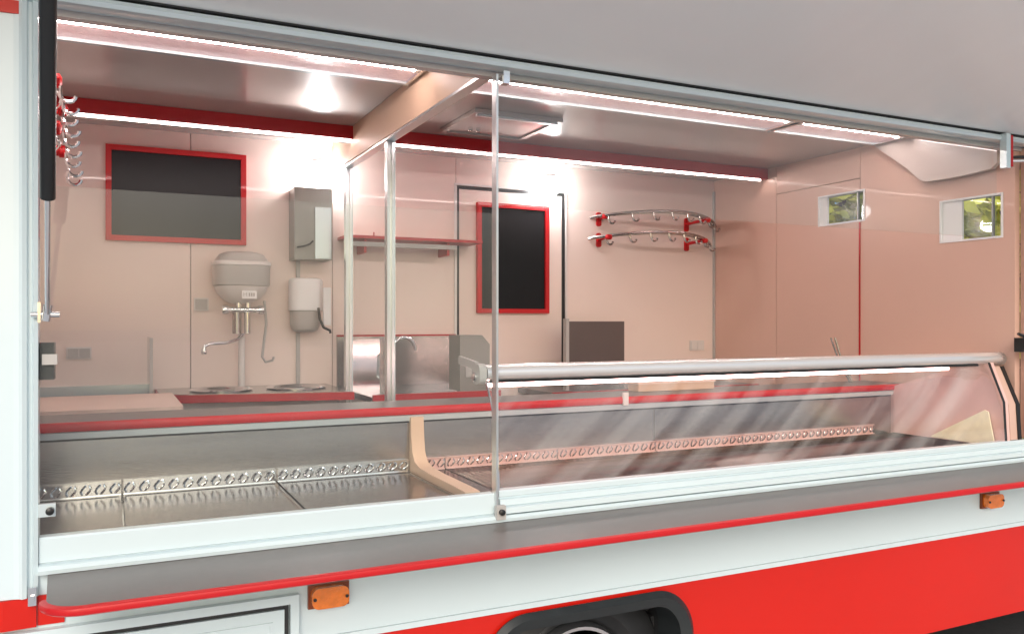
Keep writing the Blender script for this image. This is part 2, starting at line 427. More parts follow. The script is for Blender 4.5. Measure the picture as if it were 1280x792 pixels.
box('red_trim_strip', (XR-.004, .7535, 1.2), (XR-.0005, .7605, 2.207), 'darkred', T)
def window(y0, y1, z0, z1, reveal):
    wn = frame('window', y0, y1, z0, z1, .008, XR-.004, XR+.034, 'curtain', T, axis='x', bevel=.001)
    box('pane', (XR+.018, y0+.006, z0+.006), (XR+.022, y1-.006, z1-.006), 'pane', wn)
    box('window_jamb', (XR+.005, y1-reveal, z0+.008), (XR+.017, y1-.008, z1-.008), 'curtain', wn)
    box('glazing_bar', (XR+.006, y0+.045, z0+.008), (XR+.017, y0+.052, z1-.008), 'greypanel', wn)
window(wy0, wy1, wz0, wz1, .05); window(vy0, vy1, vz0, vz1, .095)  # second one stands in for a reflection in the front glass
# folded cover panel by the opening, upper right
prism('flap_cover_panel', [(.60, 2.546), (.655, 2.54), (.47, 2.40), (.415, 2.345), (.385, 2.335), (.34, 2.332), (.20, 2.334), (.10, 2.342), (.075, 2.36), (.075, 2.47), (.11, 2.5)], 3.062, 3.085, 'cover', T, bevel=.004)
prism('outer_skin', [(-.001, 1.31), (-.001, 2.41), (.028, 2.41), (.028, 1.31)], XR+.031, 4.4, 'sidewall', T)
tube('side_channel', [(XR+.02, -.008, 1.31), (XR+.02, -.008, 2.40)], .006, 'sidewall', T)
rb = box('rail_bracket', (2.938, -.045, 2.312), (2.962, -.020, 2.438), 'alulight', T, bevel=.003)
box('red_cap', (2.963, -.046, 2.318), (2.975, -.022, 2.432), 'redtrim', rb, bevel=.003)

# red valance with its light strip, running under the ceiling
VL = box('valance', (XL, 1.350, 2.4955), (XR-.002, 1.372, ZC-.001), 'darkred', T, bevel=.002)
box('light_strip', (XL, 1.3735, 2.4905), (XR-.03, 1.3780, 2.4945), 'led', VL)
box('strip_channel', (XL, 1.3785, 2.4875), (XR-.02, 1.405, 2.5), 'greyplastic', VL)
# partition beam and its two posts
prism('partition_beam', [(.052, 2.409), (.052, ZC-.001), (1.70, ZC-.001), (1.70, 2.42)], .888, .915, 'cream', T, bevel=.003)
box('beam_edge', (.884, .052, 2.400), (.919, 1.70, 2.4085), 'alu', T)
def post(y, h0):
    p = prism('partition_post', [(.890, y-.016), (.890, y+.016), (.895, y+.016), (.895, y+.008), (.907, y+.008), (.907, y+.016), (.915, y+.016), (.915, y-.016), (.907, y-.016), (.907, y-.006), (.899, y-.006), (.899, y-.016)], .9, h0, 'alu', T, axis='z')
    box('glazing_bead', (.9155, y-.010, .9), (.922, y+.004, h0), 'alulight', p)
post(.905, 2.399); post(1.49, 2.399)

# ---------------------------------------------------------------- gas struts
G = thing('gas_strut', (-.12, -.02, 1.76), 'black gas strut with a grey rod at the left jamb, holding the flap up', 'gas strut', 'gas struts of the flap')
pa, pb = Vector((-.120, -.030, 1.765)), Vector((-.080, -.66, 2.62))
def sp(t): return pa.lerp(pb, t)
tube('rod', [sp(.0), sp(.42)], .0050, 'chrome', G)
tube('cylinder', [sp(.255), sp(.257), sp(.95), sp(.955)], [.010, .0135, .0135, .010], 'black', G, n=18)
bm = bmesh.new(); a_tube(bm, [(-.150, -.026, 1.765), (-.098, -.026, 1.765)], .006, 10); a_tube(bm, [(-.124, -.026, 1.752), (-.119, -.03, 1.785)], .009, 10)
finish(bm, 'ball_joint', 'chrome', G, smooth=True)
box('mounting_plate', (-.1375, -.034, 1.748), (-.132, .010, 1.79), 'chrome', G, bevel=.002)
G2 = thing('gas_strut', (2.99, -.03, 2.35), 'thin grey and black strut seen behind the red-capped bracket at the right end', 'gas strut', 'gas struts of the flap')
tube('rod', [(2.972, -.034, 2.340), (3.5, -.25, 2.36)], .006, 'chrome', G2)
tube('cylinder', [(2.972, -.034, 2.353), (3.5, -.25, 2.38)], .006, 'black', G2)

# black latch on the left jamb, catch pieces
L1 = thing('door_latch', (-.13, .03, 1.62), 'black square latch block on the left jamb below the gas strut', 'latch')
box('latch_body', (-.1375, .012, 1.628), (-.110, .06, 1.706), 'black', L1, bevel=.004)
box('latch_bolt', (-.132, .000, 1.660), (-.104, .0115, 1.682), 'greyplastic', L1, bevel=.002)
L2 = thing('glass_clamp', (-.12, -.02, 1.345), 'small white clamp with black knob low on the left pillar', 'clamp')
box('clamp_block', (-.1375, -.016, 1.345), (-.106, -.004, 1.372), 'alulight', L2, bevel=.003)
lathe('knob', [(.008, 0), (.008, -.012), (.005, -.014)], (-.116, -.0165, 1.358), 'black', L2, axis='y', n=16)
HL = thing('lever_handle', (3.08, -.02, 1.66), 'black lever handle at the far right edge above the display counter', 'handle')
box('handle_base', (3.045, -.045, 1.638), (3.11, -.003, 1.690), 'black', HL, bevel=.005)
tube('lever', [(3.06, -.05, 1.685), (3.02, -.055, 1.698), (2.99, -.055, 1.706)], [.008, .006, .005], 'black', HL)

# ---------------------------------------------------------------- serving glass, left section
GP = thing('sliding_glass', (.38, 0, 1.30), 'large upright glass sheet in the left half of the sales opening', 'glass pane')
box('glass_sheet', (-.136, .004, 1.301), (.902, .010, 2.036), 'pane', GP)
GU = thing('upper_glass', (1.94, 0, 2.06), 'wide upper glass pane hanging from the rail above the display counter', 'glass pane')
box('glass_sheet', (.922, .004, 2.060), (2.955, .010, 2.411), 'pane', GU)
PO = thing('glass_post', (.911, -.01, 1.25), 'thin upright chrome post between the two halves of the sales opening', 'post')
box('post_profile', (.9055, -.016, 1.262), (.9115, .012, 2.398), 'alu', PO, bevel=.003)
box('post_edge', (.9120, -.008, 1.262), (.9138, .000, 2.398), 'chrome', PO)
box('foot_clamp', (.899, -.034, 1.236), (.925, -.018, 1.272), 'greyplastic', PO, bevel=.003)
lathe('foot_screw', [(.008, 0), (.008, -.008), (.004, -.010)], (.912, -.0345, 1.256), 'black', PO, axis='y', n=12)
box('head_clamp', (.920, -.030, 2.372), (.938, -.006, 2.405), 'chrome', PO, bevel=.003)

# ---------------------------------------------------------------- display counter
DC = thing('display_counter', (1.4, .28, 1.25), 'long refrigerated display counter with stainless trays behind the sales opening', 'display counter')
YK = .498
box('case_body', (-.22, .032, 1.05), (3.04, YK+.01, 1.262), 'steel', DC)
# trays
xs = [-.22, .025, .433, .839]
for a, b in zip(xs, xs[1:]):
    t_ = boxes('tray', [((a+.003, .036, 1.266), (b-.003, YK-.012, 1.280)), ((a+.003, .036, 1.2805), (a+.009, YK-.012, 1.2835)), ((b-.009, .036, 1.2805), (b-.003, YK-.012, 1.2835))], 'tray', DC)
xr = [.885, .960, 1.368, 1.772, 2.176, 2.58, 2.99]
for a, b in zip(xr, xr[1:]):
    t_ = box('tray', (a+.003, .036, 1.266), (b-.003, YK-.012, 1.280), 'tray', DC)
    if b - a > .2:
        bm = bmesh.new(); n = 22
        for k in range(n):
            x = a + .012 + (b-a-.024)*k/(n-1)
            a_prism(bm, [(x-.0045, 1.2802), (x, 1.2838), (x+.0045, 1.2802)], .10, YK-.02, 'y')
        finish(bm, 'tray_ribs', 'tray', t_, kind='stuff')
# back panels
for a, b in ((-.22, .877), (.882, 1.768), (1.772, 2.99)):
    box('back_panel', (a, YK, 1.264), (b, YK+.006, 1.434), 'steel', DC, bevel=.0008)
box('panel_gasket', (-.22, YK-.003, 1.4345), (2.99, YK+.008, 1.4395), 'black', DC)
# air grille: sections with a frame strip and rows of bent fins
fb = bmesh.new()
for pth in ([(0, 0, -.012), (.008, -.004, -.004), (.0125, -.006, .004), (.008, -.004, .012)], [(.0, -.001, .012), (-.008, -.004, .004), (-.0125, -.006, -.004), (-.008, -.004, -.011)]):
    a_tube(fb, pth, .0026, 5)
fin0 = None
gx = [-.22, .025, .433, .839, .958, 1.368, 1.772, 2.176, 2.58, 2.88]
for i, (a, b) in enumerate(zip(gx, gx[1:])):
    if i == 3: a = .89
    gs = boxes('air_grille', [((a+.003, YK-.006, 1.2825), (b-.003, YK-.001, 1.318)), ((a+.003, YK-.014, 1.3182), (b-.003, YK-.001, 1.3205)), ((a+.003, YK-.014, 1.2815), (b-.003, YK-.0065, 1.2845))], 'chrome' if i < 3 else 'pinktint', DC)  # right sections coloured pink in place of reflected pink lamp light
    n = max(2, int((b-a)/.034))
    for k in range(n):
        x = a + (b-a)*(k+.5)/n
        if fin0 is None:
            fin0 = finish(fb, 'fin', 'chrome', gs, smooth=True, origin=(0, 0, 0))
            fin0.location = Vector((x, YK-.009, 1.3015)) - W[gs.name]
        else: inst(fin0, gs, (x, YK-.009, 1.3015))
# curved divider
dp = [(.10, 1.302), (.30, 1.303), (.40, 1.307), (.445, 1.318), (.468, 1.345), (.478, 1.40), (.482, 1.452), (.4965, 1.452), (.4965, 1.2805), (.04, 1.2805), (.04, 1.300)]
prism('divider', dp[::-1], .8405, .8825, 'cream', DC, bevel=.004)
box('divider_edge', (.8835, .10, 1.2805), (.8855, .480, 1.300), 'chrome', DC)
# white cap strip of the case
prism('cap_strip', [(YK-.004, 1.440), (YK-.006, 1.456), (YK-.003, 1.4585), (YK+.03, 1.4585), (YK+.03, 1.440)], -.22, 3.0, 'alulight', DC)
# end panel right
prism('end_panel', [(.515, 1.262), (.515, 1.47), (.11, 1.60), (.07, 1.60), (.010, 1.45), (.002, 1.31), (.002, 1.262)], 3.0, 3.03, 'pinktint', DC, bevel=.002)
prism('end_gasket', [(.0715, 1.60), (.0685, 1.60), (.0075, 1.45), (-.0005, 1.306), (.0018, 1.306), (.0098, 1.45)], 2.999, 3.010, 'rubber', DC)
prism('outer_end_panel', [(.30, 1.308), (.30, 1.58), (.07, 1.58), (.008, 1.44), (.0, 1.308)], 3.0305, 3.085, 'sidewall', DC, bevel=.002)
prism('outer_gasket', [(.0695, 1.58), (.065, 1.58), (.003, 1.44), (-.005, 1.308), (-.001, 1.308), (.0075, 1.44)], 3.070, 3.088, 'black', DC)
# curved front glass
co = [(.088, 1.595), (.062, 1.56), (.035, 1.50), (.014, 1.44), (.002, 1.38), (-.002, 1.33), (-.002, 1.307)]
def offs(pts, d):
    out = []
    for i, p in enumerate(pts):
        a = Vector(pts[max(i-1, 0)]); b = Vector(pts[min(i+1, len(pts)-1)]); t = (b-a).normalized(); out.append((p[0]-t.y*d*-1, p[1]-t.x*d*1)) if False else out.append((p[0]-t.y*d, p[1]+t.x*d))
    return out
ci = offs(co, .006)
prism('curved_glass', co + ci[::-1], .922, 2.998, 'curve', DC, smooth=True)
prism('glass_edge', co + ci[::-1], .918, .9215, 'chrome', DC, smooth=True)
# top tube with lamp under it
TB = prism('top_tube', [(.088+.030*math.cos(R(a)), 1.611+.023*math.sin(R(a))) for a in range(0, 360, 15)], .915, 3.07, 'tubemetal', DC, smooth=True)
lathe('end_cap', [(.010, 0), (.024, .004), (.026, .012), (.026, .03)], (3.0705, .088, 1.607), 'alu', DC, axis='x')
box('lamp_channel', (.93, .072, 1.5828), (2.95, .104, 1.590), 'black', DC)
box('display_lamp', (.93, .084, 1.571), (2.80, .092, 1.5825), 'displed', DC, bevel=.002)
# bracket at left end of the tube
bk = prism('end_bracket', rrect(.062, .116, 1.580, 1.636, .02), .892, .913, 'greyplastic', DC, bevel=.004)
lathe('bracket_knob', [(.012, 0), (.012, -.006), (.008, -.009)], (.8915, .09, 1.60), 'chrome', bk, axis='x', n=18)
prism('bracket_arm', [(.10, 1.640), (.22, 1.652), (.22, 1.630), (.10, 1.618)], .894, .905, 'greyplastic', DC, bevel=.002)
box('clip', (1.628, YK-.0155, 1.455), (1.650, YK-.007, 1.500), 'plastic', DC, bevel=.001)

# ---------------------------------------------------------------- serving worktop behind the case
SW = thing('serving_worktop', (1.4, .6, 1.46), 'long grey-brown worktop with a bright red front edge behind the display trays', 'worktop')
box('worktop', (-.26, YK+.0, 1.4595), (3.09, .725, 1.483), 'laminate', SW, bevel=.001)
prism('edge_trim', [(YK-.001, 1.4592), (YK-.008, 1.4600), (YK-.011, 1.466), (YK-.011, 1.478), (YK-.007, 1.4838), (YK-.001, 1.4845)], -.26, 3.09, 'redtrim', SW, smooth=True)
# back bench left
BB = thing('back_bench', (.3, 1.5, 1.0), 'red fronted back bench with two stainless basins under the water heater', 'bench')
out = [(.16, 1.782)]
for k in range(7):
    a = R(180 + 90*k/6); out.append((.30+.14*math.cos(a), 1.56+.14*math.sin(a)))
out += [(.86, 1.30), (.880, 1.30), (.880, 1.782)]
prism('bench_top', out, 1.437, 1.468, 'darkred', BB, axis='z', bevel=.004)
prism('bench_surface', [(p[0]*.985+.008, min(1.781, p[1]+.006)) for p in out], 1.4683, 1.4703, 'steel', BB, axis='z')
box('bench_cabinet', (.24, 1.48, .90), (.86, 1.78, 1.436), 'plastic', BB)
for bx in (.40, .70):
    bs = lathe('basin', [(.07, 0), (.118, .0), (.124, .006), (.116, .010), (.105, .005), (.08, -.03), (.01, -.04)][1:], (bx, 1.56, 1.4705), 'chrome', BB, n=36)
box('white_ledge', (.215, 1.18, 1.415), (.66, 1.24, 1.430), 'plastic', BB)
UP = thing('wall_upstand', (.0, 1.77, 1.47), 'light grey metal upstand strip along the back wall, left of the basins', 'upstand')
box('strip', (-.26, 1.755, 1.45), (.15, 1.783, 1.492), 'alulight', UP, bevel=.002)
LW = thing('side_worktop', (0, 1.2, 1.40), 'dark worktop under the pale cutting board at the left', 'worktop')
box('top', (-.265, .76, 1.435), (.205, 1.46, 1.458), 'laminate', LW, bevel=.002)
CB = thing('cutting_board', (0, 1.1, 1.459), 'pale pinkish cutting board lying on the left worktop', 'cutting board')
prism('board', rrect(-.255, .205, .84, 1.40, .02), 1.459, 1.482, 'cutting', CB, axis='z', bevel=.004)
SG = thing('splash_guard', (.16, 1.6, 1.47), 'low clear splash guard standing left of the basins', 'splash guard')
box('guard_sheet', (.132, 1.46, 1.46), (.137, 1.775, 1.688), 'pane', SG)
box('guard_edge', (.129, 1.448, 1.46), (.140, 1.459, 1.688), 'greyplastic', SG)

# ---------------------------------------------------------------- framed boards
def chalkboard(x0, x1, z0, z1, y, label):
    t = thing('framed_board', ((x0+x1)/2, y, z0), label, 'blackboard', 'black boards in red frames')
    fr = frame('frame', x0, x1, z0, z1, .022, y-.022, y-.001, 'redtrim', t)
    box('board', (x0+.021, y-.010, z0+.021), (x1-.021, y-.002, z1-.021), 'board', t)
chalkboard(-.024, .526, 2.082, 2.473, YB, 'wide black board in a red frame on the back wall, above the cutting board')
chalkboard(1.622, 2.022, 1.793, 2.340, YB+.003, 'tall black board in a red frame hung on the back door')

# ---------------------------------------------------------------- water heater
WH = thing('water_heater', (.48, 1.66, 1.65), 'round-shouldered grey and white water heater with chrome mixer on the back wall', 'water heater')
def rr_shell(name, x0, x1, y0, y1, zs, m, parent):
    """stack of rounded rectangles: zs = (z, shrink)"""
    bm = bmesh.new(); rings = []
    for z, s in zs:
        rings.append([bm.verts.new((px, py, z)) for px, py in rrect(x0+s, x1-s, y0+s, y1-s*.3, min(.05, (x1-x0)/2-s-.002), 5)])
    for a, b in zip(rings, rings[1:]):
        for k in range(len(a)): bm.faces.new([a[k], a[(k+1) % len(a)], b[(k+1) % len(a)], b[k]])
    bm.faces.new(rings[0]); bm.faces.new(rings[-1])
    return finish(bm, name, m, parent, smooth=True)
rr_shell('tank', .385, .605, 1.60, 1.78, [(1.902, 0), (1.91, -.002), (1.985, -.003), (1.99, .001), (2.012, .006), (2.034, .022), (2.046, .05)], 'greyplastic', WH)
rr_shell('tank_band', .383, .607, 1.598, 1.78, [(1.9855, -.001), (1.9875, -.005), (2.0, -.004), (2.004, .003)], 'plastic', WH)
rr_shell('lower_shell', .389, .601, 1.602, 1.78, [(1.823, .085), (1.83, .06), (1.845, .035), (1.87, .012), (1.899, .0), (1.9015, .003)], 'plastic', WH)
lb = box('display_label', (.485, 1.5945, 1.846), (.545, 1.603, 1.880), 'curtain', WH, bevel=.001)
boxes('label_marks', [((.491+i*.012, 1.5938, 1.856), (.493+i*.012, 1.5943, 1.872)) for i in range(2)] + [((.492, 1.5938, 1.863), (.504, 1.5943, 1.865))] + [((.512+i*.009, 1.5938, 1.856), (.518+i*.009, 1.5943, 1.870)) for i in range(3)], 'greyplastic', lb)
tube('mixer_body', [(.44, 1.67, 1.800), (.56, 1.67, 1.800)], .013, 'chrome', WH)
lathe('tap_knob', [(.018, -.012), (.021, 0), (.018, .012)], (.572, 1.67, 1.800), 'chrome', WH, axis='x')
lathe('tap_knob', [(.018, -.012), (.021, 0), (.018, .012)], (.428, 1.67, 1.800), 'chrome', WH, axis='x')
tube('inlet', [(.482, 1.67, 1.81), (.482, 1.67, 1.83)], .011, 'chrome', WH); tube('inlet', [(.520, 1.67, 1.81), (.520, 1.67, 1.83)], .011, 'chrome', WH)
tube('valve', [(.474, 1.665, 1.79), (.474, 1.665, 1.70)], .018, 'steel', WH); tube('valve', [(.516, 1.665, 1.79), (.516, 1.665, 1.70)], .013, 'chrome', WH)
tube('spout', [(.495, 1.66, 1.695), (.47, 1.62, 1.675), (.42, 1.58, 1.664), (.36, 1.56, 1.662), (.335, 1.555, 1.652), (.333, 1.555, 1.635)], .007, 'chrome', WH)
lathe('aerator', [(.010, 0), (.012, -.012), (.010, -.02)], (.333, 1.555, 1.640), 'chrome', WH, n=16)
tube('drain_pipe', [(.498, 1.70, 1.70), (.498, 1.70, 1.472)], .014, 'plastic', WH)
tube('hose', [(.592, 1.70, 1.84), (.600, 1.70, 1.74), (.588, 1.69, 1.66), (.580, 1.68, 1.60), (.592, 1.67, 1.578), (.62, 1.66, 1.585), (.625, 1.66, 1.60)], .0055, 'greyplastic', WH)

# ---------------------------------------------------------------- dispensers
SD = thing('soap_dispenser', (.80, 1.70, 1.70), 'white dispenser with a grey lower part and black lever beside the water heater', 'dispenser')
rr_shell('cover', .700, .845, 1.66, 1.78, [(1.800, .0), (1.93, .0), (1.938, .004), (1.942, .014)], 'curtain', SD)
rr_shell('bottle', .704, .838, 1.665, 1.78, [(1.705, .03), (1.715, .010), (1.74, .002), (1.799, .002)], 'greyplastic', SD)
tube('lever', [(.815, 1.655, 1.81), (.818, 1.640, 1.76), (.832, 1.63, 1.725), (.860, 1.63, 1.712), (.862, 1.63, 1.70)], .006, 'black', SD)
box('lever_plate', (.835, 1.645, 1.735), (.868, 1.658, 1.90), 'curtain', SD, bevel=.004)
TD = thing('towel_dispenser', (.83, 1.7, 2.0), 'grey brown metal towel dispenser below the left flare globe', 'dispenser')
box('body', (.712, 1.66, 2.022), (.875, 1.782, 2.335), 'greypanel', TD, bevel=.004)
box('side_strip', (.800, 1.650, 2.026), (.870, 1.6595, 2.250), 'alulight', TD, bevel=.002)
tube('pull_lever', [(.720, 1.642, 2.072), (.745, 1.630, 2.076), (.770, 1.628, 2.085), (.786, 1.636, 2.10)], .004, 'black', TD)
CD = thing('conduit', (.76, 1.77, 1.47), 'thin grey conduit running down the wall between dispenser and bench', 'conduit')
boxes('channel', [((.742, 1.768, 1.47), (.758, 1.783, 1.70)), ((.742, 1.768, 1.943), (.758, 1.783, 2.020))], 'greyplastic', CD)

# ---------------------------------------------------------------- switches and sockets
def plate(x0, x1, z0, z1, n, label, cat, dark='greyplastic'):
    t = thing('wall_switch' if cat == 'switch' else 'wall_socket', ((x0+x1)/2, YB, z0), label, cat)
    box('cover_plate', (x0, YB-.010, z0), (x1, YB-.001, z1), 'plastic', t, bevel=.002)
    wd = (x1-x0-.008)/n
    for k in range(n):
        box('rocker', (x0+.005+wd*k, YB-.014, z0+.006), (x0+.003+wd*(k+1), YB-.0105, z1-.006), dark, t, bevel=.001)
plate(.314, .372, 1.796, 1.852, 1, 'small single light switch left of the water heater', 'switch')
plate(2.925, 3.02, 1.590, 1.645, 2, 'double wall socket under the hook rails near the corner', 'socket', 'plastic')
plate(-.165, -.075, 1.60, 1.648, 2, 'wall socket low at the far left, partly behind the black latch', 'socket')

# ---------------------------------------------------------------- hook rails
def arc_pts(x0, x1, yw, dep, z, n=20):
    pts = []
    for k in range(n+1):
        t = k/n; s = 2*t-1; pts.append((x0+(x1-x0)*t, yw - .03 - dep*(1-s*s), z + .030*(1-s*s) - .010*t))
    return pts
def hook_bm():
    bm = bmesh.new()
    pts = [(0, 0, .008), (0, 0, -.004)] + [(0, -.010+.010*math.cos(R(a)), -.010-.010*math.sin(R(a))) for a in range(0, 200, 30)]
    a_tube(bm, [(0, 0, .0)] + [(.0, .0, -.014)] + [(0.012-.012*math.cos(R(a)), -.004, -.016-.013*math.sin(R(a))) for a in range(0, 200, 25)], .0036, 6)
    bmesh.ops.scale(bm, vec=(1.5, 1.5, 1.4), verts=bm.verts)
    return bm
def hook_rail(x0, x1, z, label, brs, dep=.21):
    t = thing('hook_rail', ((x0+x1)/2, YB, z), label, 'hook rail', 'curved chrome hook rails with red brackets')
    P = arc_pts(x0, x1, YB, dep, z)
    tube('rail', P, .0085, 'steel', t, n=8)
    tube('rear_rail', [(p[0], p[1]+.028, p[2]-.002) for p in P], .007, 'steel', t, n=8)
    for bx in brs:
        k = min(range(len(P)), key=lambda i: abs(P[i][0]-bx)); ry = P[k][1]
        b = prism('bracket', rrect(bx-.014, bx+.014, z-.045, z+.030, .012), YB-.012, YB-.001, 'redtrim', t, axis='y', bevel=.003)
        tube('arm', [(bx, YB-.012, z-.004), (bx, ry+.004, z+.002)], .009, 'redtrim', b, n=10)
        lathe('clamp', [(.008, -.018), (.014, -.012), (.014, .012), (.008, .018)], (bx, ry, z), 'redtrim', b, axis='x', n=14)
    first = None
    for k in range(8):
        q = (k+.6)/8.2*(len(P)-1); i = int(q); f = q-i
        p = Vector(P[i]).lerp(Vector(P[min(i+1, len(P)-1)]), f) + Vector((0, -.001, -.005))
        if first is None:
            first = finish(hook_bm(), 'hook', 'steel', t, smooth=True, origin=(0, 0, 0)); first.location = p - W[t.name]
        else: inst(first, t, p)
hook_rail(2.275, 3.085, 2.300, 'upper curved chrome hook rail with red brackets on the back wall', (2.325, 2.90))
hook_rail(2.265, 3.05, 2.190, 'lower curved chrome hook rail with red brackets on the back wall', (2.325, 2.90))
# left wall rail, seen end on
HR = thing('side_hook_rail', (-.2, .6, 2.3), 'hook rail with red brackets on the left wall, seen end on behind the gas strut', 'hook rail')
P = [(-.215+.085*(1-(2*k/14-1)**2), .45+.5*k/14, 2.385) for k in range(15)]
tube('rail', P, .0055, 'chrome', HR, n=8)
tube('lower_rail', [(p[0]-.005, p[1], p[2]-.125) for p in P], .0055, 'chrome', HR, n=8)
for by in (.52, .86):
    for z in (2.385, 2.26):
        b = prism('bracket', rrect(by-.014, by+.014, z-.04, z+.03, .012), XL+.001, XL+.012, 'redtrim', HR, axis='x', bevel=.003)
        tube('arm', [(XL+.012, by, z), (-.135, by, z)], .011, 'redtrim', b, n=10)
        lathe('clamp', [(.008, -.014), (.019, -.008), (.019, .010), (.008, .016)], (-.135, by, z+.004), 'redtrim', b, axis='x', n=14)
h0 = None
for k in range(9):
    p = Vector((-.122+.004*(k % 2), .50+.05*k, 2.37-.020*k))
    if h0 is None:
        h0 = finish(hook_bm(), 'hook', 'chrome', HR, smooth=True, origin=(0, 0, 0)); h0.location = p - W[HR.name]
    else: inst(h0, HR, p)

# ---------------------------------------------------------------- wall shelf, sink, small boxes
SH = thing('wall_shelf', (1.3, 1.7, 2.12), 'narrow dark red wall shelf left of the back door', 'shelf')
box('shelf_board', (.93, 1.62, 2.121), (1.585, 1.782, 2.134), 'darkred', SH, bevel=.002)
box('shelf_rail', (.93, 1.64, 2.088), (1.46, 1.660, 2.108), 'greyplastic', SH, bevel=.002)
for x in (1.02, 1.42): box('shelf_bracket', (x, 1.66, 2.06), (x+.012, 1.782, 2.1205), 'darkred', SH)
tube('peg', [(1.06, 1.64, 2.134), (1.06, 1.64, 2.152)], .003, 'darkred', SH, n=6)
SK = thing('sink_unit', (1.2, 1.6, 1.45), 'stainless sink unit with an arched tap between the partition and the door', 'sink')
box('worktop', (.925, 1.20, 1.430), (1.48, 1.78, 1.452), 'steel', SK, bevel=.003)
box('red_edge', (.925, 1.188, 1.428), (1.48, 1.1995, 1.462), 'darkred', SK, bevel=.001)
box('backsplash', (.925, 1.765, 1.4525), (1.50, 1.781, 1.682), 'steel', SK, bevel=.002)
box('splash_edge', (.925, 1.760, 1.6825), (1.505, 1.781, 1.690), 'darkred', SK)
box('sink_cabinet', (.93, 1.24, .90), (1.47, 1.78, 1.429), 'plastic', SK)
tube('tap', [(1.13, 1.60, 1.452), (1.13, 1.60, 1.62)] + [(1.185-.055*math.cos(R(a)), 1.59, 1.62+.06*math.sin(R(a))) for a in range(20, 190, 20)], .009, 'chrome', SK)
prism('sink_lid', [(.935, 1.4525), (.935, 1.66), (.96, 1.675), (1.06, 1.675), (1.06, 1.4525)], 1.55, 1.565, 'chrome', SK, axis='y', bevel=.003)
tube('lid_handle', [(1.075, 1.50, 1.50), (1.075, 1.47, 1.505), (1.078, 1.47, 1.60), (1.075, 1.50, 1.605)], .006, 'alulight', SK)
GB = thing('grey_box', (1.4, 1.3, 1.45), 'grey green box with a slanted corner standing beside the sink', 'box')
prism('housing', [(1.300, 1.463), (1.300, 1.694), (1.400, 1.694), (1.435, 1.655), (1.435, 1.463)], 1.205, 1.33, 'greypanel', GB, axis='y', bevel=.004)
box('front_plate', (1.325, 1.2005, 1.52), (1.385, 1.2045, 1.58), 'greyplastic', GB, bevel=.001)
DP = thing('standing_panel', (2.1, 1.5, 1.45), 'dark brown grey panel standing right of the back door', 'panel')
box('panel', (1.985, 1.50, 1.42), (2.303, 1.522, 1.752), 'darkpanel', DP, bevel=.003)
box('panel_edge', (1.968, 1.495, 1.42), (1.9845, 1.526, 1.765), 'greyplastic', DP, bevel=.003)
bb = thing('back_shelf', (2.2, 1.5, 1.4), 'low red edged back worktop under the standing panel', 'worktop')
box('shelf_top', (1.85, 1.42, 1.395), (3.09, 1.78, 1.419), 'laminate', bb, bevel=.002)
box('shelf_edge', (1.85, 1.408, 1.393), (3.09, 1.4195, 1.421), 'darkred', bb)
BX = thing('flat_box', (2.0, .76, 1.46), 'low beige box lying on the worktop behind the display lamp', 'box')
boxes('box_body', [((1.80, .64, 1.4845), (2.16, .71, 1.512))], 'cream', BX)
box('box_lid', (1.795, .635, 1.5125), (2.165, .715, 1.520), 'cutting', BX, bevel=.001)
TG = thing('vee_strips', (2.85, .66, 1.485), 'thin tilted steel strips standing in for a V-shaped reflection near the right wall', 'vee_strips')
for d in (0, .018): tube('vee_strip_arm', [(2.93+d*.6, .66, 1.486), (2.875+d, .68, 1.60), (2.846+d*1.4, .69, 1.68)], [.006, .005, .004], 'steel', TG, n=8)  # a V-shaped reflection, modelled as two thin steel strips
PS = thing('reflection_sheet', (2.98, .15, 1.29), 'pale yellow sheet standing in for a bright reflection at the right end inside the display', 'sheet')
prism('sheet', [(.305, 1.2845), (.30, 1.292), (.075, 1.415), (.060, 1.41), (.034, 1.2845)], 2.988, 2.993, 'sheet', PS)  # bright glass reflection modelled as a thin pale sheet
# ---------------------------------------------------------------- ceiling lights
def ceil_light(x0, x1, label, bright_front=True):
    t = thing('ceiling_light', ((x0+x1)/2, .53, ZC), label, 'ceiling light', 'long ceiling lights over the counter')
    boxes('housing', [((x0, .440, ZC-.022), (x1, .452, ZC-.001)), ((x0, .4525, ZC-.022), (x0+.012, .6115, ZC-.001)), ((x1-.012, .4525, ZC-.022), (x1, .6115, ZC-.001))], 'chrome', t)
    box('reflector_edge', (x0, .612, ZC-.022), (x1, .632, ZC-.001), 'alulight', t, bevel=.003)
    tube('light_tube', [(x0+.03, .475, ZC-.014), (x1-.03, .475, ZC-.014)], .0048, 'tube', t)
    box('diffuser', (x0+.0125, .495, ZC-.014), (x1-.0125, .610, ZC-.006), 'diffuser', t)
    box('tube_holder', (x0+.013, .462, ZC-.022), (x0+.028, .488, ZC-.002), 'plastic', t); box('tube_holder', (x1-.028, .462, ZC-.022), (x1-.013, .488, ZC-.002), 'plastic', t)
ceil_light(-.26, .878, 'long pinkish ceiling light left of the partition beam')
ceil_light(.93, 2.41, 'long pinkish ceiling light right of the partition beam')
ceil_light(2.43, 3.03, 'short pinkish ceiling light at the far right end of the ceiling')
